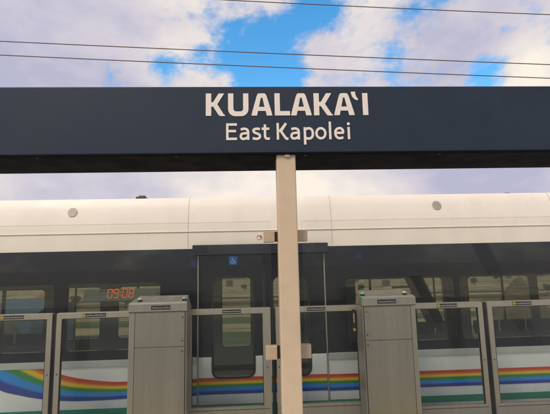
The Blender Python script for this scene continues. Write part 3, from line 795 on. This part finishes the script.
def shed(px0, px1, Y, hgt, wall, rf, label):
    x0, x1 = at(px0, Y), at(px1, Y)
    o = thing('shed', ((x0 + x1) / 2, Y + 6, ZG), label, 'building', 'low buildings beyond the fields')
    dpt = 14
    box('wall', x0, x1, Y, Y + dpt, ZG, ZG + hgt, wall, o)
    MB().prism([(Y - .6, ZG + hgt - .1), (Y + dpt / 2, ZG + hgt + 1.8), (Y + dpt + .6, ZG + hgt - .1), (Y + dpt / 2, ZG + hgt + 1.5)], 'X', x0 - .5, x1 + .5).build('roof', rf, o)
    n = max(1, int((x1 - x0) / 12))
    for i in range(n):
        cx = x0 + (x1 - x0) * (i + .5) / n
        box('door', cx - 2, cx + 2, Y - .06, Y + .02, ZG, ZG + hgt * .7, 'doorsh', o)
shed(-20, 32, 60, 5.6, 'bluew', 'bluew', 'blue walled shed seen through the leftmost train window')
shed(214, 245, 250, 5.0, 'wallw', 'roofr', 'pale shed with rust red roof seen through the left door window')
shed(270, 300, 280, 5.0, 'wallw', 'roofg', 'pale shed with grey roof seen past the tan post')
shed(372, 402, 210, 4.5, 'wallw', 'roofr', 'rust roofed shed behind the right gate cabinet')
shed(408, 440, 300, 6.0, 'wallw', 'roofg', 'long pale shed with grey roof seen right of the right cabinet')
shed(446, 474, 320, 6.5, 'wallw', 'roofg', 'far pale shed seen between the two right train windows')
shed(345, 368, 260, 5.0, 'wallw', 'roofg', 'pale shed with grey roof just above the right gate cabinet')
shed(535, 575, 280, 6.5, 'wallw', 'roofg', 'long pale shed at the right edge of the photo')
shed(498, 524, 260, 6.0, 'wallw', 'roofg', 'pale shed seen above the brown mound at right')
shed(30, 46, 120, 3.0, 'wallw', 'roofr', 'small rust roofed shed right of the blue shed')

# distant trees: trunk + leafy crown
leafm = mat('tree_leaves', (.06, .10, .035), .8, 0, .3, 3); M['leaf'] = leafm
M['trunk'] = mat('tree_bark', (.12, .09, .06), .9)
def tree_meshes():
    t = MB().tube([(0, 0, 0), (.1, 0, 1.2), (0, .1, 2.6)], [.28, .2, .12], 7)
    for a in range(4):
        an = a * 1.6; t.tube([(0, .05, 1.6), (math.cos(an) * 1.1, math.sin(an) * 1.1, 2.9)], [.12, .05], 5)
    c = MB(); rnd = random.Random(3)
    cl = [(rnd.uniform(-1.5, 1.5), rnd.uniform(-1.5, 1.5), rnd.uniform(2.2, 4.4), rnd.uniform(.6, 1.2)) for _ in range(14)]
    for k in range(1400):
        x, y, z, r_ = rnd.choice(cl)
        v = Vector((rnd.gauss(0, 1), rnd.gauss(0, 1), rnd.gauss(0, 1))).normalized() * r_ * rnd.uniform(.6, 1.05)
        p = Vector((x, y, z)) + v; q = Vector((rnd.gauss(0, 1), rnd.gauss(0, 1), rnd.gauss(0, 1))).normalized() * .2; w = q.orthogonal().normalized() * .13
        c.bm.faces.new([c.bm.verts.new(p + s_) for s_ in (q, w, -q, -w)])
    return t, c
t_, c_ = tree_meshes()
to = t_.build('trunk', 'trunk'); co = c_.build('crown', 'leaf')
spots = [(75, 70), (92, 95), (126, 66), (150, 80), (170, 120), (228, 150), (244, 105), (285, 130), (362, 90), (392, 140), (412, 88), (430, 170), (476, 100), (500, 120), (548, 75), (-30, 90), (-60, 75), (580, 90)]
spots = [(a, b * 1.9) for a, b in spots]
desc = ['leftmost', 'second', 'third', 'fourth', 'fifth', 'sixth', 'seventh', 'eighth', 'ninth', 'tenth', 'eleventh', 'twelfth', 'thirteenth', 'fourteenth', 'fifteenth', 'sixteenth', 'seventeenth', 'rightmost']
order = sorted(range(len(spots)), key=lambda i: at(*spots[i]) / spots[i][1])
lab = {i: desc[r_] for r_, i in enumerate(order)}
for i, (px, Y) in enumerate(spots):
    root = thing('tree', (at(px, Y), Y, ZG), lab[i] + ' of the small leafy green trees in the fields beyond the train', 'tree', 'trees in the fields beyond the train')
    root.rotation_euler.z = i * 1.3; s_ = random.uniform(.6, 1.1); root.scale = (s_, s_, s_)
    for src in (to, co):
        if i == 0: q = src
        else: q = src.copy(); COL.objects.link(q)
        q.parent = root; q.location = (0, 0, 0)

# ------------------------------------------------------------------ overhead cables
def cable(pa, pb, D0, D1, label, r_):
    a, b = P(*pa, D0), P(*pb, D1); d = b - a
    pts = []
    for i in range(41):
        t = -1.2 + 3.4 * i / 40
        p = a + d * t; p.z += .10 * ((t - .5) ** 2 - .25)
        pts.append(p)
    tag(MB().tube(pts, r_, 8).build('overhead_cable', 'cable', None, True), label, 'cable', 'overhead cables across the sky')
cable((215, -0.6), (550, 14.6), 15, 15, 'topmost overhead cable crossing only the upper right of the sky', .017)
cable((0, 41.2), (550, 64.6), 15, 15, 'middle overhead cable crossing the whole sky above the sign', .018)
cable((0, 55.0), (550, 78.2), 15, 15, 'lowest overhead cable just above the navy sign', .018)

# ------------------------------------------------------------------ unseen canopy added behind the camera for dark reflections in the train
cn = thing('reflection_canopy', (0, -4, 0), 'added dark canopy with slanted brace, unseen behind the camera, for reflections in the train windows', 'canopy')
box('canopy_roof', -12, 12, -6.6, -2.4, 4.4, 4.56, 'canopy', cn, .02)
def mirror(px, py, Yo):
    D = 2 * YT - Yo; p = P(px, py, D); return Vector((p.x, Yo, p.z))
a, b = mirror(408, 262, -1.6), mirror(447, 335, -1.6)
d = (b - a); a2 = a - d * .45
MB().tube([a2, b + d * .25], .14, 4).build('canopy_brace', 'canopy', cn)
for x in (-10.5, 10.8):
    box('canopy_column', x - .15, x + .15, -4.2, -3.9, 0, 4.4, 'canopy', cn, .02)

# ------------------------------------------------------------------ world
w = bpy.data.worlds.new('World'); sc.world = w; w.use_nodes = True
nt = w.node_tree; nt.nodes.clear()
out = N(nt, 'ShaderNodeOutputWorld'); bg = N(nt, 'ShaderNodeBackground'); nt.links.new(bg.outputs[0], out.inputs[0])
SKYS = .10
bg.inputs[1].default_value = SKYS
SUN_EL, SUN_AZ = 50, 222   # azimuth from +Y clockwise
sky = N(nt, 'ShaderNodeTexSky', sky_type='NISHITA'); sky.sun_disc = False
sky.sun_elevation = R(SUN_EL); sky.sun_rotation = R(SUN_AZ); sky.air_density = 1.0; sky.dust_density = .4; sky.ozone_density = 2.0
tc = N(nt, 'ShaderNodeTexCoord')
hs = N(nt, 'ShaderNodeHueSaturation'); hs.inputs['Saturation'].default_value = 1.32; hs.inputs['Value'].default_value = 2.6
hs.inputs['Hue'].default_value = .488
nt.links.new(sky.outputs[0], hs.inputs['Color'])
def math_(op, a, b=None, c=None):
    n = N(nt, 'ShaderNodeMath', operation=op)
    for i, v in enumerate((a, b, c)):
        if v is None: continue
        if isinstance(v, (int, float)): n.inputs[i].default_value = v
        else: nt.links.new(v, n.inputs[i])
    return n.outputs[0]
def blob(px, py, rad, wgt):
    d = ray(px, py)
    n = N(nt, 'ShaderNodeVectorMath', operation='DISTANCE'); nt.links.new(tc.outputs['Generated'], n.inputs[0]); n.inputs[1].default_value = d
    mr = N(nt, 'ShaderNodeMapRange', interpolation_type='SMOOTHSTEP'); mr.inputs['From Min'].default_value = 0; mr.inputs['From Max'].default_value = rad / F
    mr.inputs['To Min'].default_value = wgt; mr.inputs['To Max'].default_value = 0
    nt.links.new(n.outputs['Value'], mr.inputs[0]); return mr.outputs[0]
mp = N(nt, 'ShaderNodeMapping'); mp.inputs['Scale'].default_value = (1, 1, 1.5); nt.links.new(tc.outputs['Generated'], mp.inputs[0])
nz = N(nt, 'ShaderNodeTexNoise'); nz.inputs['Scale'].default_value = 8.5; nz.inputs['Detail'].default_value = 11; nz.inputs['Roughness'].default_value = .60; nz.inputs['Distortion'].default_value = .25
nt.links.new(mp.outputs[0], nz.inputs['Vector'])
nw_ = N(nt, 'ShaderNodeTexNoise'); nw_.inputs['Scale'].default_value = 26; nw_.inputs['Detail'].default_value = 8; nw_.inputs['Roughness'].default_value = .62; nw_.inputs['Distortion'].default_value = .5
nt.links.new(mp.outputs[0], nw_.inputs['Vector'])
cov = math_('MULTIPLY_ADD', nz.outputs[0], 2.7, -.60)
cov = math_('ADD', cov, math_('MULTIPLY', math_('SUBTRACT', nw_.outputs[0], .5), .9))
for b_ in ((240, 55, 60, -.62), (290, 30, 48, -.55), (316, 6, 52, -.62), (268, 78, 44, -.45), (300, 78, 26, -.4), (368, 6, 34, -.25), (205, 62, 34, -.28), (150, 190, 45, .45), (10, 190, 60, .3), (268, 78, 45, -.45), (300, 70, 28, -.35), (166, 66, 26, -.75), (340, 42, 22, -.28), (392, 56, 26, -.42), (482, 72, 28, -.42), (440, 62, 24, -.2), (430, 0, 30, -.12), (350, 80, 20, -.25), (60, 188, 130, .55), (400, 182, 110, .6), (240, 185, 100, .55), (520, 182, 90, .6), (50, 60, 130, .35), (130, 25, 70, .30),
           (322, 52, 34, .50), (300, 8, 22, .22), (390, 20, 55, .30), (520, 60, 40, .25), (230, 15, 40, .25), (200, 78, 30, .15), (345, 65, 22, .2)):
    cov = math_('ADD', cov, blob(*b_))
mask = N(nt, 'ShaderNodeMapRange', interpolation_type='SMOOTHSTEP'); mask.inputs['From Min'].default_value = .12; mask.inputs['From Max'].default_value = .86
nt.links.new(cov, mask.inputs[0])
# cloud colour
n2 = N(nt, 'ShaderNodeTexNoise'); n2.inputs['Scale'].default_value = 3.2; n2.inputs['Detail'].default_value = 6; n2.inputs['Roughness'].default_value = .5
mp2 = N(nt, 'ShaderNodeMapping'); mp2.inputs['Scale'].default_value = (1, 1, 2.6); mp2.inputs['Location'].default_value = (3.1, .4, 1.7)
nt.links.new(tc.outputs['Generated'], mp2.inputs[0]); nt.links.new(mp2.outputs[0], n2.inputs['Vector'])
t = math_('MULTIPLY_ADD', n2.outputs[0], 1.1, -.15)
for b_ in ((260, 180, 130, .50), (525, 66, 60, .42), (380, 15, 60, .10), (470, 20, 90, -.22), (190, 20, 90, .20), (350, 178, 90, .25), (500, 180, 90, -.45), (40, 60, 130, -.12), (20, 185, 90, .12), (450, 60, 70, -.15)):
    t = math_('ADD', t, blob(*b_))
t = math_('ADD', t, math_('MULTIPLY', math_('SUBTRACT', nz.outputs[0], .5), .8))
crw = N(nt, 'ShaderNodeValToRGB'); e = crw.color_ramp.elements
K = 1 / SKYS
e[0].position = .10; e[0].color = (.49, .49, .64, 1); e[1].position = .95; e[1].color = (1.0, .90, .79, 1)
e.new(.40).color = (.66, .62, .70, 1); e.new(.68).color = (.82, .76, .74, 1)
nt.links.new(t, crw.inputs[0])
scl = N(nt, 'ShaderNodeVectorMath', operation='SCALE'); nt.links.new(crw.outputs[0], scl.inputs[0]); scl.inputs['Scale'].default_value = K
mxw = N(nt, 'ShaderNodeMix', data_type='RGBA'); nt.links.new(mask.outputs[0], mxw.inputs[0]); nt.links.new(hs.outputs[0], mxw.inputs[6]); nt.links.new(scl.outputs[0], mxw.inputs[7])
nt.links.new(mxw.outputs[2], bg.inputs[0])

sl = bpy.data.lights.new('sun', 'SUN'); sl.energy = 2.9; sl.angle = R(20); sl.color = (1.0, .89, .75)
so = bpy.data.objects.new('sun', sl); COL.objects.link(so)
az = R(SUN_AZ); el_ = R(SUN_EL)
sd = Vector((math.sin(az) * math.cos(el_), math.cos(az) * math.cos(el_), math.sin(el_)))
so.rotation_euler = sd.to_track_quat('Z', 'Y').to_euler()

vs = sc.view_settings; vs.view_transform = 'Standard'; vs.look = 'None'; vs.exposure = 0; vs.gamma = 1; vs.use_curve_mapping = False
sc.render.engine = 'CYCLES'
sc.cycles.transparent_max_bounces = 32; sc.cycles.max_bounces = 10; sc.cycles.use_denoising = True
sc.cycles.caustics_reflective = False; sc.cycles.caustics_refractive = False
